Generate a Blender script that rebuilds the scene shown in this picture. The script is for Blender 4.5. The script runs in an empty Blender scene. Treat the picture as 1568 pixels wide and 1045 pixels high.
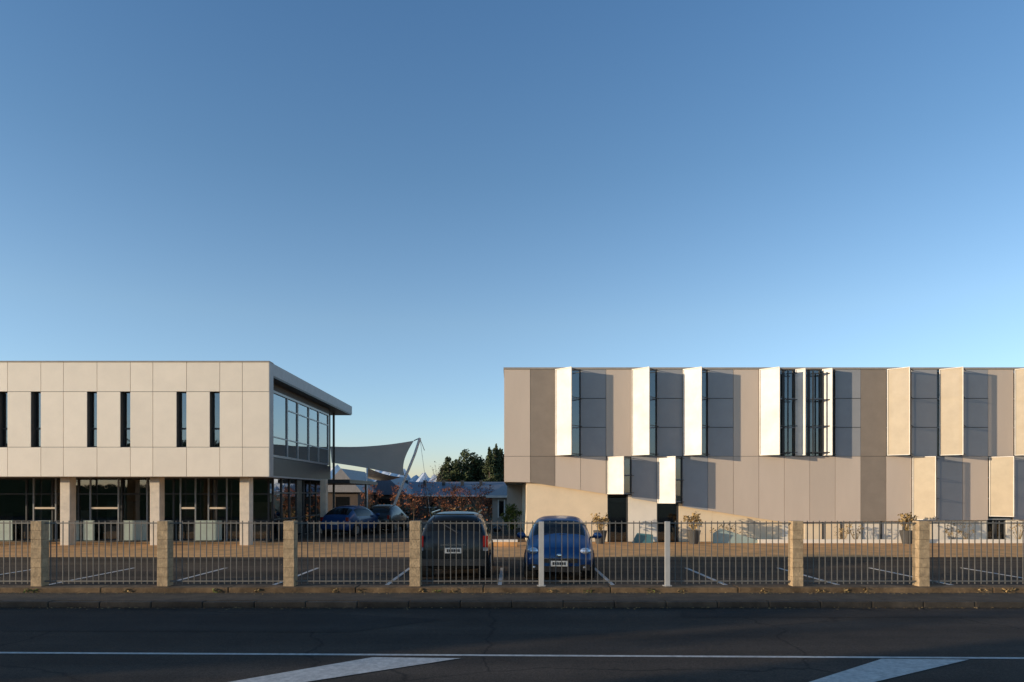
import bpy, math, random, bmesh
from mathutils import Vector, Matrix
random.seed(7)
F=1045.0; CX=784.0; HY=756.0; H=2.1
def PX(px,d): return (px-CX)*d/F
def PZ(py,d): return H+(HY-py)*d/F
scene=bpy.context.scene
col=scene.collection

# ---------------------------------------------------------------- materials
def nd(nt,t,**k):
    n=nt.nodes.new(t)
    for a,b in k.items(): setattr(n,a,b)
    return n
def mat(name,c,rough=.6,var=.12,scale=3.,metal=0.,island=0.,bump=0.,bscale=60.,coat=0.,stretch=(1,1,1),spec=.5,c2=None,perf=0,transl=0):
    m=bpy.data.materials.new(name); m.use_nodes=True; nt=m.node_tree
    p=nt.nodes['Principled BSDF']
    p.inputs['Roughness'].default_value=rough; p.inputs['Metallic'].default_value=metal
    p.inputs['Specular IOR Level'].default_value=spec
    p.inputs['Coat Weight'].default_value=coat; p.inputs['Coat Roughness'].default_value=.04
    tc=nd(nt,'ShaderNodeTexCoord'); mp=nd(nt,'ShaderNodeMapping'); mp.inputs['Scale'].default_value=stretch
    nt.links.new(tc.outputs['Object'],mp.inputs[0])
    n=nd(nt,'ShaderNodeTexNoise'); n.inputs['Scale'].default_value=scale; n.inputs['Detail'].default_value=6
    n.inputs['Roughness'].default_value=.65
    nt.links.new(mp.outputs[0],n.inputs['Vector'])
    mx=nd(nt,'ShaderNodeMix',data_type='RGBA')
    a=[x*(1-var) for x in c]; b=[min(1,x*(1+var)) for x in (c2 or c)]
    mx.inputs[6].default_value=(*a,1); mx.inputs[7].default_value=(*b,1)
    r=nd(nt,'ShaderNodeMapRange'); r.inputs[1].default_value=.3; r.inputs[2].default_value=.7
    nt.links.new(n.outputs[0],r.inputs[0]); nt.links.new(r.outputs[0],mx.inputs[0])
    out=mx.outputs[2]
    if island>0:
        g=nd(nt,'ShaderNodeNewGeometry'); r2=nd(nt,'ShaderNodeMapRange')
        r2.inputs[3].default_value=1-island; r2.inputs[4].default_value=1+island
        nt.links.new(g.outputs['Random Per Island'],r2.inputs[0])
        v=nd(nt,'ShaderNodeVectorMath',operation='SCALE')
        nt.links.new(out,v.inputs[0]); nt.links.new(r2.outputs[0],v.inputs['Scale']); out=v.outputs[0]
    nt.links.new(out,p.inputs['Base Color'])
    if bump>0:
        n2=nd(nt,'ShaderNodeTexNoise'); n2.inputs['Scale'].default_value=bscale; n2.inputs['Detail'].default_value=4
        nt.links.new(tc.outputs['Object'],n2.inputs['Vector'])
        bp=nd(nt,'ShaderNodeBump'); bp.inputs['Strength'].default_value=bump; bp.inputs['Distance'].default_value=.02
        nt.links.new(n2.outputs[0],bp.inputs['Height']); nt.links.new(bp.outputs[0],p.inputs['Normal'])
    if perf or transl:
        o=nt.nodes['Material Output']; ms=nd(nt,'ShaderNodeMixShader'); ms.inputs[0].default_value=perf or transl
        t=nd(nt,'ShaderNodeBsdfTransparent') if perf else nd(nt,'ShaderNodeBsdfTranslucent')
        if transl: nt.links.new(out,t.inputs[0])
        nt.links.new(p.outputs[0],ms.inputs[1]); nt.links.new(t.outputs[0],ms.inputs[2]); nt.links.new(ms.outputs[0],o.inputs[0])
    return m
def glass(name,tint=(.35,.42,.45),base=.1):
    m=bpy.data.materials.new(name); m.use_nodes=True; nt=m.node_tree; nt.nodes.clear()
    o=nd(nt,'ShaderNodeOutputMaterial'); t=nd(nt,'ShaderNodeBsdfTransparent'); t.inputs[0].default_value=(*tint,1)
    g=nd(nt,'ShaderNodeBsdfGlossy'); g.inputs['Roughness'].default_value=.02; g.inputs[0].default_value=(.9,.95,1,1)
    fr=nd(nt,'ShaderNodeFresnel'); fr.inputs[0].default_value=1.6
    ad=nd(nt,'ShaderNodeMath',operation='ADD',use_clamp=True); ad.inputs[1].default_value=base
    tc=nd(nt,'ShaderNodeTexCoord')
    n=nd(nt,'ShaderNodeTexNoise'); n.inputs['Scale'].default_value=.9
    nt.links.new(tc.outputs['Object'],n.inputs['Vector'])
    bp=nd(nt,'ShaderNodeBump'); bp.inputs['Strength'].default_value=.08; bp.inputs['Distance'].default_value=.05
    nt.links.new(n.outputs[0],bp.inputs['Height']); nt.links.new(bp.outputs[0],g.inputs['Normal'])
    mx=nd(nt,'ShaderNodeMixShader')
    nt.links.new(fr.outputs[0],ad.inputs[0]); nt.links.new(ad.outputs[0],mx.inputs[0])
    nt.links.new(t.outputs[0],mx.inputs[1]); nt.links.new(g.outputs[0],mx.inputs[2]); nt.links.new(mx.outputs[0],o.inputs[0])
    return m
def asphalt(name,c,crack=True,lo=.5,hi=1.9,streak=.3,stx=.06):
    m=mat(name,c,.85,.28,.45,bump=.8,bscale=90,spec=.25)
    nt=m.node_tree; p=nt.nodes['Principled BSDF']
    src=p.inputs['Base Color'].links[0].from_socket
    tc=nd(nt,'ShaderNodeTexCoord')
    n=nd(nt,'ShaderNodeTexNoise'); n.inputs['Scale'].default_value=45; n.inputs['Detail'].default_value=4; n.inputs['Roughness'].default_value=.8
    nt.links.new(tc.outputs['Object'],n.inputs['Vector'])
    r=nd(nt,'ShaderNodeMapRange'); r.inputs[1].default_value=.35;r.inputs[2].default_value=.68;r.inputs[3].default_value=lo;r.inputs[4].default_value=hi
    nt.links.new(n.outputs[0],r.inputs[0])
    v=nd(nt,'ShaderNodeVectorMath',operation='SCALE'); nt.links.new(src,v.inputs[0]); nt.links.new(r.outputs[0],v.inputs['Scale'])
    out=v.outputs[0]
    mp=nd(nt,'ShaderNodeMapping'); mp.inputs['Scale'].default_value=(stx,1.1,1); nt.links.new(tc.outputs['Object'],mp.inputs[0])
    ns=nd(nt,'ShaderNodeTexNoise'); ns.inputs['Scale'].default_value=1.; ns.inputs['Detail'].default_value=5; nt.links.new(mp.outputs[0],ns.inputs['Vector'])
    rs=nd(nt,'ShaderNodeMapRange'); rs.inputs[1].default_value=.35;rs.inputs[2].default_value=.65;rs.inputs[3].default_value=1-streak;rs.inputs[4].default_value=1+streak
    nt.links.new(ns.outputs[0],rs.inputs[0]); v3=nd(nt,'ShaderNodeVectorMath',operation='SCALE'); nt.links.new(out,v3.inputs[0]); nt.links.new(rs.outputs[0],v3.inputs['Scale']); out=v3.outputs[0]
    if crack:
        w=nd(nt,'ShaderNodeTexNoise'); w.inputs['Scale'].default_value=1.2; w.inputs['Detail'].default_value=5
        nt.links.new(tc.outputs['Object'],w.inputs['Vector'])
        mxv=nd(nt,'ShaderNodeMix',data_type='RGBA',blend_type='LINEAR_LIGHT'); mxv.inputs[0].default_value=.35
        nt.links.new(tc.outputs['Object'],mxv.inputs[6]); nt.links.new(w.outputs[1],mxv.inputs[7])
        vo=nd(nt,'ShaderNodeTexVoronoi',feature='DISTANCE_TO_EDGE'); vo.inputs['Scale'].default_value=.2
        nt.links.new(mxv.outputs[2],vo.inputs['Vector'])
        r2=nd(nt,'ShaderNodeMapRange'); r2.inputs[1].default_value=.0;r2.inputs[2].default_value=.007;r2.inputs[3].default_value=.4;r2.inputs[4].default_value=1
        nt.links.new(vo.outputs[0],r2.inputs[0])
        v2=nd(nt,'ShaderNodeVectorMath',operation='SCALE'); nt.links.new(out,v2.inputs[0]); nt.links.new(r2.outputs[0],v2.inputs['Scale']); out=v2.outputs[0]
    nt.links.new(out,p.inputs['Base Color'])
    return m

M={}
M['cream']=mat('cream_panel',(.86,.745,.60),.5,.045,1.2,island=.035)
M['cream_dark']=mat('panel_joint_backing',(.10,.095,.09),.8)
M['column']=mat('concrete_column',(.70,.59,.46),.7,.14,3)
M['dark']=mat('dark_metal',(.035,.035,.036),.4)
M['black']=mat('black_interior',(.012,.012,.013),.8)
M['frame']=mat('window_frame',(.04,.04,.042),.4)
M['alu']=mat('aluminium_frame',(.30,.31,.32),.35,metal=.3)
M['fascia']=mat('roof_fascia',(.30,.30,.30),.5)
M['coping']=mat('taupe_coping',(.34,.30,.26),.75,spec=.2)
M['taupe']=mat('taupe_cladding',(.62,.505,.405),.55,.05,.8,island=.05,stretch=(1,1,.3),spec=.3)
M['taupe_d']=mat('perforated_cladding',(.28,.225,.175),.6,.08,2,island=.02)
M['screen']=mat('fixed_screen',(.34,.335,.335),.6,.05,2,island=.04)
M['shut']=mat('shutter_white',(.72,.655,.57),.45,.2,1.0,perf=.03)
M['shut_p']=mat('shutter_perforated',(.56,.45,.31),.5,.08,2,perf=.22)
M['lowwall']=mat('cream_lower_wall',(.86,.68,.46),.7,.06,1.5)
M['lowwhite']=mat('white_lower_wall',(.86,.76,.62),.7,.06,1.5)
M['glass']=glass('window_glass',(.62,.62,.60),.06)
M['glass_u']=glass('upper_window_glass',(.30,.33,.35),.14)
M['glass_s']=glass('side_glass',(.32,.37,.38),.2)
M['intwall']=mat('interior_wall',(.38,.34,.29),.8)
M['intfloor']=mat('interior_floor',(.20,.15,.10),.6)
M['mint']=mat('frosted_panel_and_shadow',(.36,.43,.38),.5)
M['pillar']=mat('masonry_pillar',(.42,.30,.175),.9,.35,7,bump=.6,bscale=25,island=.06)
M['steel']=mat('galvanised_steel',(.15,.14,.125),.55,.2,8,metal=.2)
M['steelp']=mat('painted_steel_post',(.42,.41,.39),.5,.08,6)
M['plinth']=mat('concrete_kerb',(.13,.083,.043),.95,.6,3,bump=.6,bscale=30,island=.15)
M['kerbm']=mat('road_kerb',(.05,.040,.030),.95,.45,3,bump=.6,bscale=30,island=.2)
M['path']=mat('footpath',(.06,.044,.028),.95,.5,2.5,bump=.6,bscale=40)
M['road']=asphalt('road_asphalt',(.044,.034,.026))
M['patch']=asphalt('road_repair_asphalt',(.028,.023,.019),crack=False)
M['carpark']=asphalt('carpark_asphalt',(.055,.038,.024),streak=.5)
M['sun_paver']=mat('sun_gold_paving',(.64,.33,.12),.85,.35,1.2,bump=.3)  # orange base paints the gold of low sun into the colour
M['line']=mat('worn_white_paint',(.50,.47,.43),.7,.3,14,bump=.3)
M['grass']=mat('grass_ground',(.07,.08,.035),.95,.4,1,bump=.5)
M['sail']=mat('sail_fabric',(.74,.57,.44),.7,.05,1,transl=.45)
M['white']=mat('white_paint',(.78,.76,.72),.4,.04)
M['roofblue']=mat('bluegrey_roof',(.11,.13,.17),.5,.15,2,stretch=(8,1,1))
M['roofgrey']=mat('grey_roof',(.28,.27,.27),.6,.15,2,stretch=(8,1,1))
M['brickd']=mat('far_wall',(.10,.075,.06),.8)
M['weather']=mat('weatherboard',(.40,.36,.31),.7)
M['bark']=mat('bark',(.09,.065,.045),.9,.3,8,bump=.5)
M['leafd']=mat('dark_foliage',(.05,.065,.020),.8,.3,3,island=.55)
M['leafo']=mat('autumn_foliage',(.27,.095,.04),.8,.3,3,island=.5)
M['leafg']=mat('bright_foliage',(.14,.17,.03),.8,.3,3,island=.5)
M['leafs']=mat('dry_foliage',(.30,.20,.08),.8,.3,3,island=.5)
M['tyre']=mat('tyre_rubber',(.02,.02,.02),.8)
M['rim']=mat('alloy_rim',(.5,.5,.5),.3,metal=.8)
M['cglass']=mat('car_glass',(.010,.011,.012),.05,spec=.25)
M['blue']=mat('blue_car_paint',(.003,.042,.15),.35,.03,metal=.2,coat=.4)
M['green']=mat('dark_car_paint',(.010,.012,.013),.35,.03,metal=.2,coat=.35)
M['lamp']=mat('headlamp_lens',(.65,.67,.70),.08,.2,20,metal=.6,coat=1.)
M['red']=mat('tail_lamp',(.22,.012,.01),.15,coat=1.)
M['plate']=mat('number_plate',(.60,.60,.57),.5)
M['plated']=mat('plate_characters',(.02,.02,.02),.5)
M['chrome']=mat('chrome',(.7,.7,.7),.12,metal=1.)
M['pot']=mat('planter_pot',(.06,.055,.05),.7)
M['teal']=mat('teal_reflection_and_panel',(.08,.20,.22),.3)

# ---------------------------------------------------------------- mesh builder
class MB:
    def __init__(s): s.v=[];s.f=[];s.m=[];s.mats=[]
    def mi(s,k):
        if k not in s.mats: s.mats.append(k)
        return s.mats.index(k)
    def add(s,vs,fs,k):
        o=len(s.v); s.v+= [tuple(v) for v in vs]; i=s.mi(k)
        for f in fs: s.f.append([o+a for a in f]); s.m.append(i)
    def box(s,x0,x1,y0,y1,z0,z1,k):
        if x1<x0:x0,x1=x1,x0
        if z1<z0:z0,z1=z1,z0
        s.add([(x0,y0,z0),(x1,y0,z0),(x1,y1,z0),(x0,y1,z0),(x0,y0,z1),(x1,y0,z1),(x1,y1,z1),(x0,y1,z1)],
              [(0,3,2,1),(4,5,6,7),(0,1,5,4),(1,2,6,5),(2,3,7,6),(3,0,4,7)],k)
    def prism(s,poly,y0,y1,k):
        n=len(poly)
        vs=[(x,y0,z) for x,z in poly]+[(x,y1,z) for x,z in poly]
        fs=[tuple(range(n)),tuple(range(2*n-1,n-1,-1))]+[(i,i+n,(i+1)%n+n,(i+1)%n) for i in range(n)]
        s.add(vs,fs,k)
    def beam(s,p,q,r,k,n=6,r2=None):
        p=Vector(p);q=Vector(q);d=(q-p)
        if d.length<1e-5:return
        d.normalize(); a=Vector((0,0,1)) if abs(d.z)<.9 else Vector((1,0,0))
        u=d.cross(a).normalized(); w=d.cross(u); r2=r if r2 is None else r2
        vs=[p+(u*math.cos(t)+w*math.sin(t))*r for t in [2*math.pi*i/n+math.pi/4 for i in range(n)]]
        vs+=[q+(u*math.cos(t)+w*math.sin(t))*r2 for t in [2*math.pi*i/n+math.pi/4 for i in range(n)]]
        s.add(vs,[(i,(i+1)%n,(i+1)%n+n,i+n) for i in range(n)]+[tuple(range(n-1,-1,-1)),tuple(range(n,2*n))],k)
    def ell(s,c,r,k,nu=12,nv=8):
        vs=[];fs=[]
        for j in range(nv+1):
            t=math.pi*j/nv
            for i in range(nu):
                a=2*math.pi*i/nu
                vs.append((c[0]+r[0]*math.sin(t)*math.cos(a),c[1]+r[1]*math.sin(t)*math.sin(a),c[2]+r[2]*math.cos(t)))
        for j in range(nv):
            for i in range(nu): fs.append((j*nu+i,(j+1)*nu+i,(j+1)*nu+(i+1)%nu,j*nu+(i+1)%nu))
        s.add(vs,fs,k)
    def obj(s,name,parent=None,smooth=False,bevel=0,sub=0):
        me=bpy.data.meshes.new(name); me.from_pydata(s.v,[],s.f)
        for k in s.mats: me.materials.append(M[k])
        for p,i in zip(me.polygons,s.m): p.material_index=i; p.use_smooth=smooth
        me.update(); o=bpy.data.objects.new(name,me); col.objects.link(o)
        if parent: o.parent=parent
        if bevel:
            b=o.modifiers.new('b','BEVEL'); b.width=bevel; b.segments=2; b.limit_method='ANGLE'
        if sub:
            b=o.modifiers.new('s','SUBSURF'); b.levels=sub; b.render_levels=sub
        return o
def empty(name,loc=(0,0,0),rz=0):
    e=bpy.data.objects.new(name,None); col.objects.link(e); e.location=loc; e.rotation_euler=(0,0,rz); return e
def leaves(mb,center,rad,n,size,k,rnd):
    for _ in range(n):
        while True:
            v=Vector((rnd.uniform(-1,1),rnd.uniform(-1,1),rnd.uniform(-1,1)))
            if v.length<1: break
        c=Vector(center)+Vector((v.x*rad[0],v.y*rad[1],v.z*rad[2]))
        a=Vector((rnd.gauss(0,1),rnd.gauss(0,1),rnd.gauss(0,1))).normalized(); q=a.orthogonal().normalized(); w=a.cross(q)
        s=size*rnd.uniform(.5,1.3)
        mb.add([c-q*s,c+w*s*.5,c+q*s,c-w*s*.5],[(0,1,2,3)],k)

# ---------------------------------------------------------------- ground
b=MB(); b.add([(-9000,-3000,-.14),(9000,-3000,-.14),(9000,12000,-.14),(-9000,12000,-.14)],[(0,1,2,3)],'grass'); b.obj('ground')
b=MB(); b.add([(-200,-3.5,-.12),(200,-3.5,-.12),(200,13.25,-.12),(-200,13.25,-.12)],[(0,1,2,3)],'road'); b.obj('road')
b=MB(); b.add([(-9,11.0,-.1165),(-2.6,10.9,-.1165),(-1.2,12.0,-.1165),(-3.3,12.6,-.1165),(-9.5,12.5,-.1165)],[(0,1,2,3,4)],'patch')
b.add([(3,12.2,-.1165),(40,12.0,-.1165),(40,12.9,-.1165),(3.2,12.9,-.1165)],[(0,1,2,3)],'patch'); b.obj('road_repair_patch')
b=MB(); b.box(-120,120,13.42,14.44,-.13,0,'path'); b.obj('footpath')
b=MB()
x=-60
while x<60:
    b.box(x,x+.994,13.25,13.418,-.13,-.002+random.uniform(-.006,.006),'kerbm'); x+=1.0
b.obj('kerb',bevel=.02)
b=MB(); b.box(-120,120,14.9,62,-.13,-.004,'carpark'); b.obj('car_park')
b=MB(); b.box(-60,60,22.6,29.5,-.1,0,'sun_paver'); b.obj('sun_gold_area')  # band of ground with sunlit gold painted in
b=MB(); rnd=random.Random(77)
for _ in range(1500):
    x=rnd.uniform(-13,13)
    r=rnd.random()
    if r<.5: y=14.42-abs(rnd.gauss(0,.12)); z=.008
    elif r<.8: y=13.24-abs(rnd.gauss(0,.10)); z=-.11
    else: y=rnd.uniform(15,22); z=.004
    a=rnd.uniform(0,6.28); s=rnd.uniform(.012,.03); c,d=math.cos(a)*s,math.sin(a)*s
    b.add([(x-c,y-d,z),(x+d*.6,y-c*.6,z+.006),(x+c,y+d,z+rnd.uniform(0,.012)),(x-d*.6,y+c*.6,z)],[(0,1,2,3)],'leafs')
for _ in range(26):
    x=rnd.uniform(-12,12); leaves(b,(x,14.43,.04),(.10,.03,.06),14,.03,'leafg' if rnd.random()<.4 else 'leafs',rnd)
b.obj('leaf_litter')
b=MB(); 
b.add([(-16,9.66,-.116),(16,8.94,-.116),(16,9.03,-.116),(-16,9.75,-.116)],[(0,1,2,3)],'line')
def rd(px,py): 
    d=2.22*F/(py-HY); return (PX(px,d),d,-.112)
b.add([rd(330,1049),rd(445,1049),rd(706,1009),rd(570,1007.5)],[(0,1,2,3)],'line')
b.add([rd(1228,1049),rd(1325,1049),rd(1484,1011),rd(1350,1010)],[(0,1,2,3)],'line')
b.obj('road_marking')
b=MB()
for i in range(-6,8):
    xx=-.28+2.6*i
    b.box(xx-.045,xx+.045,15.3,19.3,-.01,.001,'line')
b.obj('parking_bay_lines')

# ---------------------------------------------------------------- left building
B1=empty('office_building'); D=27.0
xr=PX(412,D); zt=PZ(553,D); z1=PZ(600,D); z2=PZ(685,D); zb=PZ(730,D)
wins=sorted([(a+137*k,a+137*k+15.5) for k in range(-5,3) for a in (47,-4)])
XL=-640
g=.009
p=MB(); bk=MB()
joints=sorted([w[1] for w in wins]+[97+137*k for k in range(-5,3)])
joints=[XL]+joints+[412]
for a,c in zip(joints[:-1],joints[1:]):
    xa,xc=PX(a,D)+g,PX(c,D)-g
    p.box(xa,xc,D,D+.03,z1+g,zt-.05,'cream'); p.box(xa,xc,D,D+.03,zb,z2-g,'cream')
segs=[];cur=XL
for w in wins:
    segs.append((cur,w[0])); cur=w[1]
segs.append((cur,412))
for a,c in segs:
    js=[a]+[j for j in [97+137*k for k in range(-5,3)] if a<j<c]+[c]
    for u,v in zip(js[:-1],js[1:]): p.box(PX(u,D)+(g if u!=a else 0),PX(v,D)-(g if v!=c else 0),D,D+.03,z2+g,z1-g,'cream')
    bk.box(PX(a,D)+.004,PX(c,D)-.004,D+.032,D+.40,z2,z1,'cream_dark')
p.obj('facade_panels',B1)
bk.box(PX(XL,D),xr-.004,D+.032,D+.4,z1+.001,zt-.06,'cream_dark'); bk.box(PX(XL,D),xr-.004,D+.032,D+.4,zb+.01,z2-.001,'cream_dark')
bk.obj('wall_core',B1)
c=MB(); c.box(PX(XL,D),xr+.02,D-.03,D+.45,zt-.048,zt,'coping'); 
c.box(xr-.003,xr+.02,D+.001,D+.44,zb,zt-.05,'fascia'); c.obj('corner_trim',B1)
w=MB();fr=MB()
for a,e in wins:
    xa,xe=PX(a,D),PX(e,D); yy=D+.24
    fr.box(xa,xa+.03,yy-.02,yy+.05,z2,z1,'frame');fr.box(xe-.03,xe,yy-.02,yy+.05,z2,z1,'frame')
    zm=z2+.75; fr.box(xa+.03,xe-.03,yy-.02,yy+.05,zm-.035,zm+.035,'frame'); fr.box(xa+.03,xe-.03,yy-.02,yy+.05,z2,z2+.05,'frame')
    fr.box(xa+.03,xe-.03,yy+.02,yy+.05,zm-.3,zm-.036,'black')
    w.box(xa+.03,xe-.03,yy,yy+.01,z2+.05,z1,'glass_u')
    fr.box(xa+.08,xe-.03,yy+.06,yy+.07,z2+.8,z1-.1-random.uniform(0,.5),'white'); fr.box(xa+.08,xe-.03,yy+.06,yy+.07,z2+.1,z2+.42,'white')
w.obj('window_glass',B1); fr.obj('window_frames',B1)
r=MB()
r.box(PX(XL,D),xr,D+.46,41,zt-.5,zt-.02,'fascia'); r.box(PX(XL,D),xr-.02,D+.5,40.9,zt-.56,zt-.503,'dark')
r.obj('roof',B1)
XG=-10.2
s=MB(); zf=3.62
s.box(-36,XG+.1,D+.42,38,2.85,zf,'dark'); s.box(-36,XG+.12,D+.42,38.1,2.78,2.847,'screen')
s.box(-36,XG-4.5,D+5,D+5.1,zf,zt-.6,'intwall')
s.box(-36,-35.8,D+.4,38,0,zt-.6,'intwall'); s.box(-36,XG-.1,37.9,38.05,zf,zt-.6,'intwall')
s.obj('floor_slab',B1)
gl=MB(); f2=MB()
ys=[D+.46]+[10.2*F/(CX-q) for q in (439,455,472,487,502)]
zg0=3.75; zg1=zt-.95
gl.box(XG-.01,XG,ys[0],ys[-1],zg0,zg1,'glass_s')
for y in ys: f2.box(XG-.05,XG+.05,y-.05,y+.05,zg0,zg1,'alu')
f2.box(XG-.05,XG+.06,ys[0],ys[-1],zg1,zg1+.1,'alu'); f2.box(XG-.05,XG+.06,ys[0],ys[-1],zg0-.1,zg0,'alu')
f2.box(XG-.04,XG+.04,ys[1],ys[-1],zg1-.55,zg1-.5,'alu'); f2.box(XG-.04,XG+.04,ys[0],ys[-1],zg0+.75,zg0+.80,'alu')
f2.box(XG-.06,XG+.03,ys[0],38,zg1+.1,zt-.56,'cream_dark')
for yy in (28.2,30.8,33.0,35.4): f2.box(XG-.35,XG-.33,yy,yy+1.5,zg1-random.uniform(.3,1.2),zg1,'white')
for yy in (29,32.2,34.5): f2.box(XG-1.6,XG-.8,yy,yy+1.1,zf,zf+1.05,'intwall')
gl.box(XG-.41,XG-.4,30.2,37.9,.05,2.78,'glass_s')
y=30.2
while y<38: f2.box(XG-.45,XG-.35,y,y+.07,.0,2.78,'frame'); y+=1.1
f2.box(XG-.44,XG-.36,30.2,37.9,.9,.96,'frame'); f2.box(XG-.44,XG-.36,30.2,37.9,2.1,2.16,'frame')
YG=30.2
x=-36
i=0
while x<XG-.4:
    f2.box(x,x+.07,YG-.05,YG+.05,0,2.78,'frame'); x+=1.15 if i%3 else 1.9; i+=1
for z in (0.03,.85,2.05,2.7): f2.box(-36,XG-.46,YG-.04,YG+.04,z,z+.06,'frame')
gl.box(-36,XG-.46,YG,YG+.01,.0,2.78,'glass')
gl.obj('glazing',B1); f2.obj('glazing_frames',B1)
it=MB()
it.box(-36,XG-.5,29.5,38,-.1,.02,'intfloor'); it.box(-36,XG-2.5,35.5,35.6,.02,2.78,'intwall')
for q in range(14):
    xx=-34+q*1.7+random.uniform(-.5,.5); it.box(xx,xx+random.uniform(.4,1.2),random.uniform(30.8,32),32.4,random.uniform(.02,1.1),random.uniform(1.2,1.8),random.choice(['intwall','white','mint','column']))
for a,e in ((112,122),(128,145),(190,226),(60,80),(250,262),(-40,20),(300,340)):
    it.box(PX(a,29.9),PX(e,29.9),29.85,29.9,.05,.92,'mint')
for a in (50,84,137,180,224,275,298,318,346): it.box(PX(a,29.95),PX(a,29.95)+.055,29.95,30.02,.02,2.78,'alu')
for a,e in ((137,180),(50,84),(275,298),(318,346)): it.box(PX(a,29.95),PX(e,29.95),29.96,30.0,1.42,1.50,'column')
it.obj('interior',B1)
cm=MB(); 
for q in (92,229.5,367,-45,-182): 
    cm.box(PX(q,27.6),PX(q+15,27.6),27.6,28.0,.0,2.78,'column')
cm.box(PX(490,36),PX(499,36),36,36.4,0,2.85,'column')
cm.obj('columns',B1,bevel=.015)
ps=MB(); ps.beam((PX(511,40),40,0),(PX(511,40),40,zt-.5),.07,'dark',8); ps.beam((PX(505,38.5),38.5,3.3),(PX(505,38.5),38.5,zt-.5),.04,'dark',8)
ps.box(-13.5,PX(563,41),36.5,44,2.65,2.85,'dark'); ps.beam((PX(560,41),41,0),(PX(560,41),41,2.7),.06,'dark',8)
ps.obj('canopy_posts',B1)

# ---------------------------------------------------------------- right building
B2=empty('clinic_building'); E=29.6; mod=39.0
zt=PZ(563,E); zc=PZ(566,E); zj=PZ(699,E)
def slope(px):
    pts=[(772,738),(806,738),(930,757),(1040,775),(1200,800),(1300,799),(1568,796),(2200,792)]
    for (a,ya),(c,yc) in zip(pts[:-1],pts[1:]):
        if a<=px<=c: return ya+(yc-ya)*(px-a)/(c-a)
    return 792
p=MB(); gw=MB(); fw=MB(); ar=MB(); sh=MB()
hinges=[(850,1,'shut'),(967,1,'shut'),(1045,1,'shut'),(1162,1,'shut'),(1217,.48,'shut'),(1258,.48,'shut'),(1357,1,'shut_p'),(1437,1,'shut_p'),(1552,1,'shut_p'),(1669,1,'shut_p'),(1747,1,'shut_p')]
modes=['clad','perf','win','scr','clad','win','scr','win','scr','clad','win','win','win','scr','perf','win','scr','win','scr','clad','win','scr','clad','win','scr','win','scr','clad','clad','clad']
low={4:'win',5:'scr',6:'win',7:'scr',1:'perf',14:'perf',16:'win',17:'scr',19:'win',20:'scr'}
edges=[772,812]+[850+mod*i for i in range(0,30)]
def window(x0,x1,z0,z1):
    gw.box(x0,x1,E+.12,E+.13,z0,z1,'glass_u')
    n=3 if z1-z0>2.5 else 2
    for q in range(n+1):
        z=z0+(z1-z0)*q/n; fw.box(x0,x1,E+.09,E+.15,z-.03,z+.03,'alu')
    for xx in (x0,x1-.05): fw.box(xx,xx+.05,E+.08,E+.16,z0,z1,'frame')
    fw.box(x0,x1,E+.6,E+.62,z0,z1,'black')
    fw.box(x0+.3,x1-.06,E+.3,E+.31,z0+.15,z0+random.uniform(.5,1.2),'teal')  # teal sheet behind the glass stands in for a reflection
for i,md in enumerate(modes):
    a,c=edges[i],edges[i+1]; x0,x1=PX(a,E),PX(c,E)
    if md=='win': window(x0,x1,zj,zc)
    else:
        k={'clad':'taupe','perf':'taupe_d','scr':'screen'}[md]
        p.box(x0+.008,x1-.008,E,E+.04,zj+.008,zc,k)
        if md=='scr':
            for q in (1,2): p.box(x0+.01,x1-.01,E-.012,E-.001,zj+(zc-zj)*q/3-.012,zj+(zc-zj)*q/3+.012,'frame')
    lm=low.get(i,'clad'); za,zb_=PZ(slope(a),E),PZ(slope(c),E)
    if lm=='win': window(x0,x1,max(za,zb_)+.02,zj-.02)
    else:
        k={'clad':'taupe','perf':'taupe_d','scr':'screen'}[lm]
        p.prism([(x0+.008,za),(x1-.008,zb_),(x1-.008,zj-.008),(x0+.008,zj-.008)],E,E+.04,k)
    p.box(x0+.001,x1-.001,E+.041,E+.06,zj-.03,zj+.03,'cream_dark')
p.obj('cladding_panels',B2)
def shutter(px,fac,k,zlo,zhi):
    w=.88*fac; th=math.radians(43.5+random.uniform(-1.5,1.5))
    x0=PX(px,E)+.02; ux,uy=math.cos(th),-math.sin(th); y0=E-.04
    nx,ny=-math.sin(th),-math.cos(th)
    def P(u,v,z): return (x0+ux*u+nx*v,y0+uy*u+ny*v,z)
    def bx(u0,u1,v0,v1,za,zb,kk):
        sh.add([P(u0,v0,za),P(u1,v0,za),P(u1,v1,za),P(u0,v1,za),P(u0,v0,zb),P(u1,v0,zb),P(u1,v1,zb),P(u0,v1,zb)],
          [(0,1,2,3),(7,6,5,4),(4,5,1,0),(5,6,2,1),(6,7,3,2),(7,4,0,3)],kk)
    sh.add([P(.03,0,zlo+.03),P(w-.03,0,zlo+.03),P(w-.03,0,zhi-.03),P(.03,0,zhi-.03)],[(0,1,2,3)],k)
    for u0,u1 in ((0,.03),(w-.03,w)): bx(u0,u1,-.02,.03,zlo,zhi,'shut')
    bx(.03,w-.03,-.02,.03,zlo,zlo+.03,'shut'); bx(.03,w-.03,-.02,.03,zhi-.03,zhi,'shut')
    hh=zhi-zlo; n=4 if hh>2.5 else 3
    for q in range(n):
        z=zlo+.06+(hh-.12)*q/(n-1)
        tip=P(w,-.02,z); ar.beam(tip,(x0+w*.72+.42*fac+.1,E-.0,z),.018,'frame',4)
        ar.beam(P(.05,-.045,z),P(w-.02,-.045,z),.022,'frame',4)
    ar.beam(P(w-.03,-.045,zlo+.05),P(w-.03,-.045,zhi-.05),.018,'frame',4)
    if k=='shut_p': ar.beam(P(w*.5,-.045,zlo+.05),P(w*.5,-.045,zhi-.05),.015,'frame',4)
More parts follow.
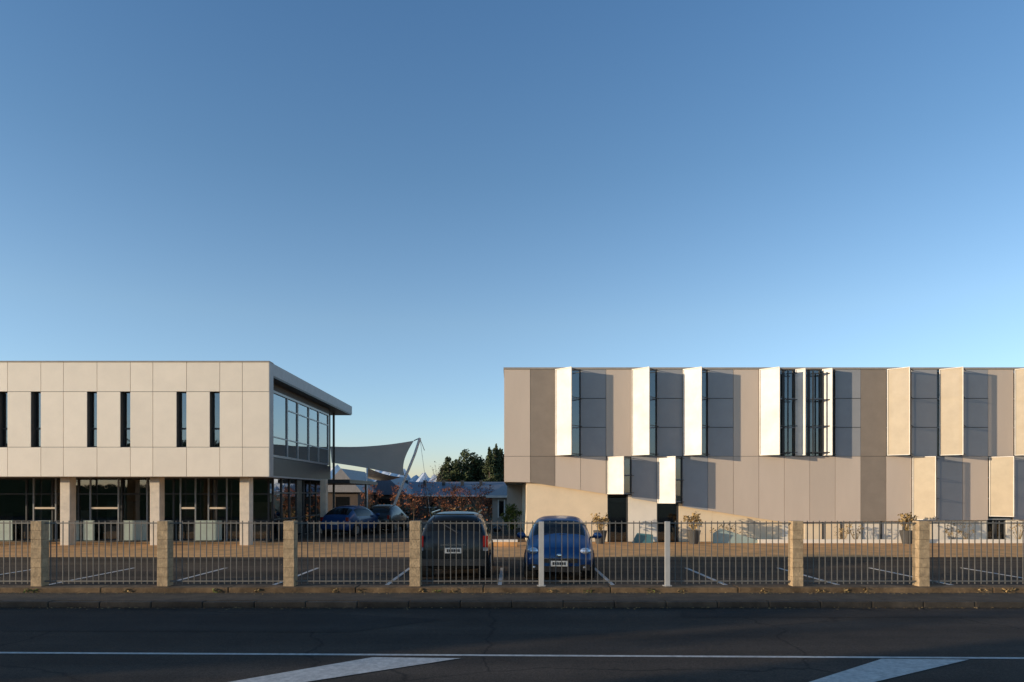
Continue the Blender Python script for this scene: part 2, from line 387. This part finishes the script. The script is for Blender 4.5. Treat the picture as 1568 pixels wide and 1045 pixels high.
for px,fac,k in hinges: shutter(px,fac,k,PZ(698,E),PZ(566,E))
for px,yb in ((929,757),(1006,771)): shutter(px,1,'shut',PZ(yb,E),PZ(700,E))
for px,yb in ((1396,796),(1513,791),(1630,791)): shutter(px,1,'shut_p',PZ(yb,E),PZ(700,E))
for px in (1203,1241,1256):
    x0=PX(px,E)
    ar.beam((x0,E-.25,PZ(697,E)),(x0,E-.25,PZ(570,E)),.035,'dark',4)
    for q in range(4):
        z=PZ(697,E)+.1+(3.4)*q/3; ar.beam((x0,E-.25,z),(x0+.4,E-.25,z),.025,'dark',4)
        ar.beam((x0,E-.25,z),(x0,E,z),.02,'dark',4)
sh.obj('shutters',B2); ar.obj('shutter_arms',B2); gw.obj('window_glass',B2); fw.obj('window_frames',B2)
t=MB()
xend=PX(edges[30],E)
t.box(PX(771,E),xend,E-.03,E+12,zc+.004,zt,'coping')
t.box(PX(772,E)-.0,PX(772,E)+.04,E+.05,E+12,PZ(738,E),zc,'taupe')
t.box(PX(772,E)+.04,xend,E+12,E+12.1,0,zc,'taupe')
t.box(PX(772,E)+.04,xend,E+1.2,E+1.3,PZ(738,E),zc,'intwall')
t.box(PX(772,E)+.04,PX(811,E),E+.05,E+12,PZ(738,E)+.02,PZ(738,E)+.15,'intwall')
t.obj('roof_and_shell',B2)
lw=MB(); Y=E+.16; 
def lwall(a,c,k,y=Y,top=None):
    x0,x1=PX(a,E),PX(c,E)
    ztop=(lambda q: PZ(slope(q),E)+.12)
    lw.prism([(x0,0),(x1,0),(x1,ztop(c)),(x0,ztop(a))],y,y+.12,k)
lwall(806,931,'lowwall'); lwall(963,1007,'lowwhite'); lwall(1041,1092,'lowwall'); lwall(1092.2,1200,'lowwall')
lwall(1200.2,1228,'lowwhite'); lwall(1234,1300,'lowwall'); lwall(1300.2,1385,'lowwhite'); lwall(1392,1430,'lowwall'); lwall(1430.2,1515,'lowwhite');lwall(1545,1900,'lowwhite')
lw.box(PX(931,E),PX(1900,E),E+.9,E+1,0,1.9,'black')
for a in (931,962,1007,1040,1515,1545,1530): lw.box(PX(a,E)-.04,PX(a,E)+.04,E+.2,E+.28,0,PZ(slope(a),E)+.1,'frame')
for a,c in ((931,963),(1007,1041),(1515,1545)): lw.box(PX(a,E),PX(c,E),E+.3,E+.31,0,1.9,'glass')
lw.box(PX(806,E),PX(807,E)+.1,Y+.121,E+12,0,PZ(738,E),'lowwall')
lw.prism([(PX(1092,28.9),0),(PX(1160,28.9),0),(PX(1160,28.9),.12),(PX(1104,28.9),.62),(PX(1092,28.9),.4)],28.9,28.98,'mint')  # bluish triangular shadow at the wall base, built as a coloured piece
lw.box(PX(1160.5,28.9),PX(1640,28.9),28.85,28.95,0,.16,'lowwhite')
lw.prism([(PX(968,29),0),(PX(1000,29),0),(PX(1000,29),.35),(PX(976,29),.42)],29.0,29.1,'teal')
for a in (1262,1290,1322,1352): lw.box(PX(a,E)-.03,PX(a,E)+.03,E+.12,E+.158,0,.9,'frame')
lw.obj('ground_floor_walls',B2)

b=MB(); b.box(PX(750,27),PX(792,27),27,27.4,0,.18,'sun_paver'); b.box(PX(750,27)-.02,PX(792,27)+.02,26.98,27.42,.18,.26,'lowwhite'); b.obj('low_garden_wall',bevel=.01)

# ---------------------------------------------------------------- foliage
def tree(name,x,y,h,rw,k,trunk=.3,n=26,m=90,leaf=.2,seed=1,base=0,conifer=False,trunk_r=None):
    rnd=random.Random(seed); e=empty(name,(x,y,base)); t=MB(); c=MB()
    tr=trunk_r or h*.025
    t.beam((0,0,-.1),(0,0,h*(.95 if conifer else .6)),tr,'bark',8,tr*.3)
    if conifer:
        for i in range(n):
            f=i/n; z=h*(trunk+(1-trunk)*f); r=rw*(1-f)**.8*rnd.uniform(.7,1.15)+.1; a=rnd.uniform(0,6.28)
            p=(r*.7*math.cos(a),r*.7*math.sin(a),z); t.beam((0,0,z),p,tr*.25,'bark',4)
            leaves(c,p,(r*.6,r*.6,h*.06),m,leaf,k,rnd)
    else:
        zc=h*(trunk+1)/2; rz=h*(1-trunk)/2
        for i in range(n):
            while True:
                v=Vector((rnd.uniform(-1,1),rnd.uniform(-1,1),rnd.uniform(-1,1)))
                if .25<v.length<.95: break
            p=Vector((v.x*rw,v.y*rw,zc+v.z*rz))
            t.beam((0,0,h*trunk*rnd.uniform(.6,1.3)),p,tr*.4,'bark',4,tr*.08)
            s=rnd.uniform(.2,.38)
            leaves(c,p,(rw*s,rw*s,rz*s*.8),m,leaf,k,rnd)
    t.obj('trunk',e); c.obj('crown',e); return e
d=85
for i,(px,py,r) in enumerate([(690,700,1.7),(716,690,2.1),(738,698,1.8),(703,710,1.8),(728,704,2.0)]):
    tree('evergreen_tree',PX(px,d+i),d+i,PZ(py,d+i),r,'leafd',.15,36,130,.18,10+i)
for i,(px,py) in enumerate([(750,688),(759,684),(767,690),(776,696)]):
    tree('pine_tree',PX(px,80+i),80+i,PZ(py,80+i),1.4,'leafd',.2,46,80,.15,30+i,conifer=True)
for i,(px,py,dd) in enumerate([(568,738,48),(612,737,52),(634,740,50),(655,736,54),(680,742,50),(708,738,52),(732,735,50),(748,740,47),(692,736,56)]):
    tree('autumn_tree',PX(px,dd),dd,PZ(py,dd),random.uniform(.8,1.1),'leafo',.3,24,22,.06,50+i,trunk_r=.05)
tree('green_shrub',PX(784,36),36,1.6,.55,'leafg',.1,26,60,.06,80,trunk_r=.03)
tree('bare_tree',PX(672,75),75,PZ(704,75),.9,'bark',.4,40,2,.1,81,trunk_r=.09)
b=MB(); rnd=random.Random(5)
for i in range(60): leaves(b,(rnd.uniform(-13,1),rnd.uniform(53,57),.5),(.7,.6,.8),60,.12,rnd.choice(['leafd','leafd','leafo','leafs']),rnd)
b.obj('distant_hedge')

def gable(name,x0,x1,y0,y1,ze,zr,wall,roof,axis='x'):
    e=empty(name); m=MB(); m.box(x0,x1,y0,y1,-.13,ze,wall)
    n=int((x1-x0)/2.2)
    for i in range(n):
        xx=x0+(i+.5)*(x1-x0)/n; m.box(xx-.5,xx+.5,y0-.03,y0-.005,.9,ze-.35,'cglass'); m.box(xx-.56,xx+.56,y0-.02,y0-.002,.82,.9,'white')
    m.obj('walls',e); r=MB(); o=.4; ym=(y0+y1)/2
    if axis=='x':
        r.add([(x0-o,y0-o,ze),(x1+o,y0-o,ze),(x1+o,ym,zr),(x0-o,ym,zr),(x1+o,y1+o,ze),(x0-o,y1+o,ze)],[(0,1,2,3),(3,2,4,5),(0,3,5),(1,4,2)],roof)
        r.box(x0-o,x1+o,y0-o-.08,y0-o,ze-.12,ze+.02,'white')
        for q in range(5):
            xx=x0+1.2+q*(x1-x0-2)/5; r.box(xx,xx+.3,ym-1.6,ym-1.2,zr-.7,zr+.12,'dark')
    else:
        xm=(x0+x1)/2
        r.add([(x0-o,y0-o,ze),(x1+o,y0-o,ze),(xm,y0-o,zr),(x0-o,y1,ze),(x1+o,y1,ze),(xm,y1,zr)],[(0,1,2),(0,2,5,3),(1,4,5,2)],roof)
    r.obj('roof',e)
gable('low_hospital_wing',PX(590,62),PX(775,62),62,72,1.95,3.25,'brickd','roofblue')
gable('gabled_house',PX(560,58),PX(618,58),58,70,2.0,3.7,'brickd','roofblue','y')
gable('gabled_house',PX(500,52),PX(548,52),52,60,2.2,4.0,'brickd','roofgrey','y')
e=empty('cottage'); m=MB(); x0,x1=PX(754,45),PX(840,45)
m.box(x0,x1,45,52,-.1,1.95,'weather'); m.box(PX(764,45),PX(772,45),44.96,44.99,.6,1.6,'cglass'); m.box(PX(784,45),PX(796,45),44.96,44.99,.6,1.6,'cglass')
for a in (763,772.5,783.5,796.5): m.box(PX(a,45)-.04,PX(a,45)+.04,44.93,44.995,.5,1.7,'white')
m.obj('walls',e); m=MB()
m.add([(x0-.4,44.6,1.95),(x1,44.6,1.95),(x1,48.5,3.1),(x0+1.4,48.5,3.1),(x0-.4,52.4,1.95),(x1,52.4,1.95)],[(0,1,2,3),(0,3,4),(3,2,5,4)],'roofgrey')
m.box(x0-.4,x1,44.52,44.6,1.83,1.97,'white')
m.obj('roof',e)
M['snow']=mat('snowy_mountain',(.45,.50,.58),.9,.3,.004,c2=(.88,.88,.9))
b=MB(); rnd=random.Random(3); N=200; vs=[];fs=[]
for j in range(5):
    for i in range(N+1):
        x=-3200+6000*i/N; base=(1-abs(j-2)/2.)
        hgt=(165+30*math.sin(i*.31)+24*math.sin(i*.83+1)+18*math.sin(i*1.9)+rnd.uniform(-12,12))
        vs.append((x,6000+j*500,hgt*base*1.3 - (1 if base==0 else 0)))
for j in range(4):
    for i in range(N): a=j*(N+1)+i; fs.append((a,a+1,a+N+2,a+N+1))
b.add(vs,fs,'snow'); b.obj('mountain_range')

# ---------------------------------------------------------------- shade sail
S=empty('shade_sail'); m=MB()
A=Vector((PX(506,40),40,PZ(684,40))); Bq=Vector((PX(634,38),38,PZ(675,38))); C=Vector((PX(620,42),42,PZ(729,42))); Dq=Vector((PX(508,44),44,PZ(709,44)))
n=16; vs=[]
for j in range(n+1):
    v=j/n
    for i in range(n+1):
        u=i/n
        top=A.lerp(Bq,u)+Vector((0,0,-.14*4*u*(1-u))); bot=Dq.lerp(C,u)+Vector((0,0,.06*4*u*(1-u)))
        q=top.lerp(bot,v); q.x-=(.3*4*v*(1-v))*u; q.z+=-.12*4*v*(1-v)
        vs.append(q)
m.add(vs,[(j*(n+1)+i,j*(n+1)+i+1,(j+1)*(n+1)+i+1,(j+1)*(n+1)+i) for j in range(n) for i in range(n)],'sail')
m.obj('fabric',S,smooth=True)
m=MB()
def pl(px,py,d): return Vector((PX(px,d),d,PZ(py,d)))
pts=[pl(588,812,38),pl(606,768,38),pl(622,728,38),pl(635,696,38),pl(643,671,38)]
for a,c in zip(pts[:-1],pts[1:]): m.beam(a,c,.075,'white',8)
m.beam(pl(597,790,38.4),pl(628,712,38.4),.05,'white',8); 
m.beam(pl(643,671,38),pl(634,675,38),.03,'dark',6)
m.beam(pl(643,672,38),(PX(662,40),40,0.0),.012,'white',4)
m.beam(pl(643,672,38),pl(650,690,38.5),.02,'white',4)
m.beam(C,pl(606,770,38),.02,'white',4)
m.obj('mast',S)
S2=empty('shade_sail'); m=MB(); vs=[]
A=pl(562,716,47);Bq=pl(614,731,47);C=pl(600,735,49);Dq=pl(562,732,49)
for j in range(7):
    for i in range(7):
        u=i/6;v=j/6; q=A.lerp(Bq,u).lerp(Dq.lerp(C,u),v); q.z-=.12*4*u*(1-u); vs.append(q)
m.add(vs,[(j*7+i,j*7+i+1,(j+1)*7+i+1,(j+1)*7+i) for j in range(6) for i in range(6)],'white'); m.beam(pl(562,716,47),(PX(562,47),47,0),.06,'white',6); m.obj('fabric',S2,smooth=True)

# ---------------------------------------------------------------- fence
FD=14.6; W=.23
fe=empty('railing_fence'); bars=MB(); pm=MB(); sp=MB(); pln=MB()
posts=[53-193.5,53,246.5,440,633.5,829,1022,1218,1411.5,1605,1798]
kinds=['p','p','p','p','p','s','s','p','p','p','p']
xs=[]
for px,kd in zip(posts,kinds):
    x=PX(px,FD)
    if kd=='p':
        x=PX(px+ (2 if px<784 else 4),FD); xs.append((x-W/2,x+W/2))
        for q in range(7):
            z0=.11+q*.2; j=random.uniform(-.002,.002)
            pm.box(x-W/2+j,x+W/2+j,FD,FD+.25,z0+(.004 if q else 0),z0+.2,'pillar')
        pm.box(x-W/2+.01,x+W/2-.01,FD+.01,FD+.24,.11,1.505,'plinth')
    else:
        xs.append((x-.06,x+.06)); sp.box(x-.055,x+.055,FD-.02,FD+.03,-.0,1.5,'steelp'); sp.box(x-.02,x+.02,FD+.03,FD+.12,-.0,1.5,'steelp')
        sp.box(x-.09,x+.09,FD-.05,FD+.09,.12,.135,'steelp')
yb=FD+.11
for (a0,a1),(c0,c1) in zip(xs[:-1],xs[1:]):
    bars.box(a1,c0,yb-.015,yb+.015,1.45,1.475,'steel'); bars.box(a1,c0,yb-.015,yb+.015,.2,.225,'steel')
    n=int(round((c0-a1)/.128))
    for i in range(1,n):
        x=a1+(c0-a1)*i/n+random.uniform(-.004,.004); lean=random.uniform(-.003,.003)
        bars.beam((x-lean,yb,.15),(x+lean,yb,1.51+random.uniform(-.004,.004)),.0115,'steel',4)
bars.obj('pickets',fe); pm.obj('pillars',fe,bevel=.006); sp.obj('posts',fe,bevel=.004)
x=-60
while x<60: pln.box(x,x+2.69,14.45,14.895,-.13,.11+random.uniform(-.004,.004),'plinth'); x+=2.7
pln.obj('concrete_plinth',bevel=.02)

# ---------------------------------------------------------------- cars
def car(name,x,y,rz,paint,st,wb,hw=.86,cowl=3,roof0=4,roofn=6,tail=7,wr=.31):
    e=empty(name,(x,y,0),rz); m=MB(); rings=[]
    for (yy,zb,wbm,zm,wm,zs,ws,zt,wt,cr) in st:
        half=[(wbm,zb),(wm,zm),(ws,zs),(wt,zt)]
        ring=[(0,zb)]+[(a,b_) for a,b_ in half]+[(wt*.5,zt+cr*.8),(0,zt+cr),(-wt*.5,zt+cr*.8)]+[(-a,b_) for a,b_ in reversed(half)]
        rings.append([(a,yy,b_) for a,b_ in ring])
    R=len(rings[0]); vs=[v for r_ in rings for v in r_]
    for s_ in range(len(rings)-1):
        for i in range(R):
            j=(i+1)%R; k=paint
            top=i in (4,5,6,7); side=i in (3,8)
            if top and cowl<=s_<roof0: k='cglass'
            if top and roofn<=s_<tail: k='cglass'
            if side and roof0<=s_<roofn: k='cglass'
            if i in (0,R-1): k='tyre'
            m.add([vs[s_*R+i],vs[s_*R+j],vs[(s_+1)*R+j],vs[(s_+1)*R+i]],[(0,1,2,3)],k)
    m.add(rings[0],[tuple(range(R))],paint); m.add(rings[-1],[tuple(range(R-1,-1,-1))],paint)
    o=m.obj('body',e,smooth=True)
    bm=bmesh.new(); bm.from_mesh(o.data); bmesh.ops.remove_doubles(bm,verts=bm.verts,dist=1e-5); bmesh.ops.recalc_face_normals(bm,faces=bm.faces)
    bm.to_mesh(o.data); bm.free()
    sb=o.modifiers.new('s','SUBSURF'); sb.levels=3; sb.render_levels=3
    w=MB()
    for yy in wb:
        for sx in (-1,1):
            xo=hw*sx
            w.beam((xo-.005*sx,yy,wr+.02),(xo-.28*sx,yy,wr+.02),wr+.05,'black',24)
            w.beam((xo+.012*sx,yy,wr),(xo-.2*sx,yy,wr),wr,'tyre',24)
            w.beam((xo+.02*sx,yy,wr),(xo-.1*sx,yy,wr),wr*.62,'rim',10)
    w.obj('wheels',e,smooth=False)
    return e
hatch=[(0.0,.30,.50,.42,.58,.52,.58,.60,.46,0),
(.07,.20,.68,.42,.78,.60,.76,.69,.60,.03),
(.35,.17,.76,.45,.87,.74,.82,.86,.64,.05),
(.95,.17,.78,.5,.88,.90,.84,1.0,.70,.05),
(1.60,.17,.78,.5,.88,.95,.85,1.41,.64,.05),
(2.4,.17,.78,.5,.88,.96,.85,1.47,.64,.05),
(3.35,.17,.78,.5,.88,.98,.84,1.40,.60,.05),
(3.85,.2,.76,.5,.85,.97,.80,1.0,.64,.03),
(4.05,.25,.70,.5,.79,.82,.75,.9,.6,.02),
(4.12,.32,.55,.5,.66,.66,.62,.72,.5,0)]
suv=[(0.0,.35,.55,.5,.66,.65,.64,.75,.52,0),
(.08,.25,.70,.5,.80,.72,.78,.84,.60,.03),
(.4,.22,.78,.5,.86,.85,.82,.98,.64,.04),
(1.1,.22,.78,.55,.87,.98,.83,1.08,.68,.04),
(1.75,.22,.78,.55,.87,1.02,.84,1.54,.66,.05),
(2.7,.22,.78,.55,.87,1.03,.84,1.60,.68,.05),
(3.95,.22,.78,.55,.87,1.04,.84,1.58,.68,.04),
(4.24,.24,.78,.55,.87,1.04,.83,1.12,.74,.02),
(4.33,.30,.74,.55,.84,.92,.80,1.0,.70,.02),
(4.38,.38,.64,.55,.76,.70,.74,.80,.6,0)]
e=car('blue_hatchback_car',1.13,16.35,math.radians(-4),'blue',hatch,(.78,3.35))
m=MB()
for sx in (-1,1):
    m.ell((sx*.63,.17,.71),(.14,.15,.085),'lamp'); m.ell((sx*.60,.06,.33),(.05,.05,.045),'lamp')
    m.ell((sx*.98,1.25,1.02),(.12,.07,.085),'blue'); m.beam((sx*.8,1.25,.97),(sx*.95,1.25,1.0),.03,'dark')
    m.box(sx*.61-.13,sx*.61+.13,.02,.06,.26,.40,'black')
m.box(-.44,.44,-.02,.05,.44,.54,'black'); m.box(-.48,.48,-.005,.06,.22,.36,'black'); m.box(-.36,.36,-.028,-.02,.535,.55,'chrome')
m.ell((0,.01,.61),(.07,.02,.05),'chrome')
m.box(-.2,.2,-.05,-.03,.36,.49,'plate')
for i in range(6): m.box(-.16+i*.055,-.12+i*.055,-.054,-.0502,.39,.46,'plated')
m.beam((-.5,.88,1.05),(.05,1.0,1.10),.012,'dark'); m.beam((.0,.88,1.06),(.5,1.0,1.08),.012,'dark')
m.obj('lamps_grille_and_mirrors',e,smooth=False)
e=car('dark_wagon_car',-1.42,16.45+4.38,math.pi,'green',suv,(.85,3.5),wr=.34)
m=MB()
for sx in (-1,1):
    m.box(sx*.78-.06,sx*.78+.06,4.22,4.36,.80,1.08,'red'); m.box(sx*.78-.06,sx*.78+.06,4.23,4.365,.72,.797,'lamp')
    m.ell((sx*1.0,1.35,1.08),(.12,.07,.09),'green')
    m.beam((sx*.58,1.9,1.64),(sx*.58,3.8,1.62),.02,'chrome')
m.box(-.2,.2,4.36,4.39,.66,.79,'plate')
for i in range(6): m.box(-.16+i*.055,-.12+i*.055,4.39,4.394,.69,.76,'plated')
m.box(-.8,.8,4.33,4.43,.36,.52,'dark'); m.box(-.3,.3,4.34,4.385,.84,.88,'chrome'); m.box(-.5,.5,3.98,4.12,1.57,1.60,'green')
m.beam((-.1,4.3,1.15),(.25,4.2,1.35),.012,'dark')
m.obj('lamps_bumper_and_mirrors',e,smooth=False)
for nm,px,dd,rz,pt in (('blue_sedan_car',556,33,math.radians(166),'blue'),('dark_hatchback_car',598,36,math.radians(174),'green')):
    e=car(nm,PX(px,dd+2),dd+4,rz,pt,hatch,(.78,3.35)); m=MB()
    for sx in (-1,1): m.ell((sx*.62,.18,.70),(.13,.16,.085),'lamp'); m.ell((sx*.98,1.25,1.0),(.12,.07,.085),pt); m.box(sx*.68-.06,sx*.68+.06,3.98,4.08,.75,.95,'red')
    m.box(-.2,.2,4.08,4.13,.6,.72,'plate')
    m.obj('lamps_and_mirrors',e)

for i,(px,dd) in enumerate(((919,28.6),(1062,28.6),(1389,28.6))):
    e=empty('potted_plant',(PX(px,dd),dd,0)); m=MB(); m.beam((0,0,0),(0,0,.55),.18,'pot',16,.30); m.obj('pot',e)
    m=MB(); rnd=random.Random(i)
    for q in range(26):
        a=rnd.uniform(0,6.28); r=rnd.uniform(.1,.4); t=Vector((r*math.cos(a),r*math.sin(a),rnd.uniform(.8,1.25)))
        m.beam((0,0,.5),t,.012,'leafs',4,.004); leaves(m,t,(.13,.13,.13),9,.07,'leafs',rnd)
    m.obj('plant',e)
b=MB(); rnd=random.Random(9)
for px in (1100,1120,1290,1310,1460,1480,1560):
    x=PX(px,29.2)
    for q in range(14):
        a=rnd.uniform(0,6.28); t=Vector((x+.3*math.cos(a),29.2+.2*math.sin(a),rnd.uniform(.35,.8))); b.beam((x,29.2,0),t,.01,'leafs',4,.003); leaves(b,t,(.1,.1,.1),5,.05,'leafs',rnd)
b.obj('ornamental_grass')

# ---------------------------------------------------------------- unseen hedge added behind the camera to shade the road
sb=empty('unseen_shade_hedge'); m=MB(); lf=MB(); rnd=random.Random(12)
for a,c,hh in ((-130,-43.5,6.35),(-43.5,-33.5,2.6),(-33.5,-10,6.35)):  # gap shaped to let a sun stripe onto the shaded road
    m.box(a,c,-5.0,-4.0,-.13,hh,'leafd')
    x=max(a,-75)
    while x<c:
        leaves(lf,(x,-4.4,hh+.05),(.6,.4,.42 if hh>4 else .2),70,.14,'leafd',rnd); x+=.7
for xx,zz in ((-42.7,4.6),(-41.2,4.2),(-39.9,6.0)): leaves(lf,(xx,-4.5,zz),(.7,.5,1.0),150,.12,'leafd',rnd)
m.obj('shade_hedge_core',sb); lf.obj('shade_hedge_leaves',sb)

# ---------------------------------------------------------------- light
el=math.radians(7.2); hx,hyv=.944,.330
tr=Vector((hx*math.cos(el),hyv*math.cos(el),-math.sin(el))).normalized()
sd=bpy.data.lights.new('sun','SUN'); sd.energy=5; sd.angle=math.radians(.5); sd.color=(1,.82,.59)
so=bpy.data.objects.new('sun',sd); col.objects.link(so); so.rotation_euler=tr.to_track_quat('-Z','Y').to_euler(); so.location=(-30,-10,20)
w=bpy.data.worlds.new('World'); scene.world=w; w.use_nodes=True; nt=w.node_tree
sk=nt.nodes.new('ShaderNodeTexSky'); sk.sky_type='NISHITA'; sk.sun_disc=False; sk.sun_elevation=el
sk.sun_rotation=math.atan2(-hx,-hyv)%(2*math.pi); sk.air_density=1.0; sk.dust_density=.2; sk.ozone_density=2.0
tc=nd(nt,'ShaderNodeTexCoord'); sx=nd(nt,'ShaderNodeSeparateXYZ'); nt.links.new(tc.outputs['Generated'],sx.inputs[0])
rp=nd(nt,'ShaderNodeValToRGB'); S_=4.0
stops=[(0.0,(1.42,1.5,2.4)),(.10,(1.55,1.68,2.15)),(.24,(1.7,1.75,1.95)),(.42,(1.35,1.58,1.82)),(.60,(1.15,1.5,1.85)),(1,(1,1.3,1.5))]
while len(rp.color_ramp.elements)<len(stops): rp.color_ramp.elements.new(.5)
for el_,(pp,cc) in zip(rp.color_ramp.elements,stops): el_.position=pp; el_.color=(*[v/S_ for v in cc],1)
nt.links.new(sx.outputs[2],rp.inputs[0])
mu=nd(nt,'ShaderNodeVectorMath',operation='MULTIPLY'); nt.links.new(sk.outputs[0],mu.inputs[0]); nt.links.new(rp.outputs[0],mu.inputs[1])
sc=nd(nt,'ShaderNodeVectorMath',operation='SCALE'); sc.inputs['Scale'].default_value=S_; nt.links.new(mu.outputs[0],sc.inputs[0])
bg=nt.nodes['Background']; bg.inputs[1].default_value=.14; nt.links.new(sc.outputs[0],bg.inputs[0])

cam=bpy.data.cameras.new('camera'); cam.lens=24*F/1045.333; cam.sensor_width=36; cam.shift_y=(HY-522.5)/1568; cam.clip_end=20000; cam.clip_start=.1
co=bpy.data.objects.new('camera',cam); col.objects.link(co); co.location=(0,0,H); co.rotation_euler=(math.pi/2,0,0); scene.camera=co
scene.view_settings.view_transform='Standard'; scene.view_settings.look='None'; scene.view_settings.exposure=0
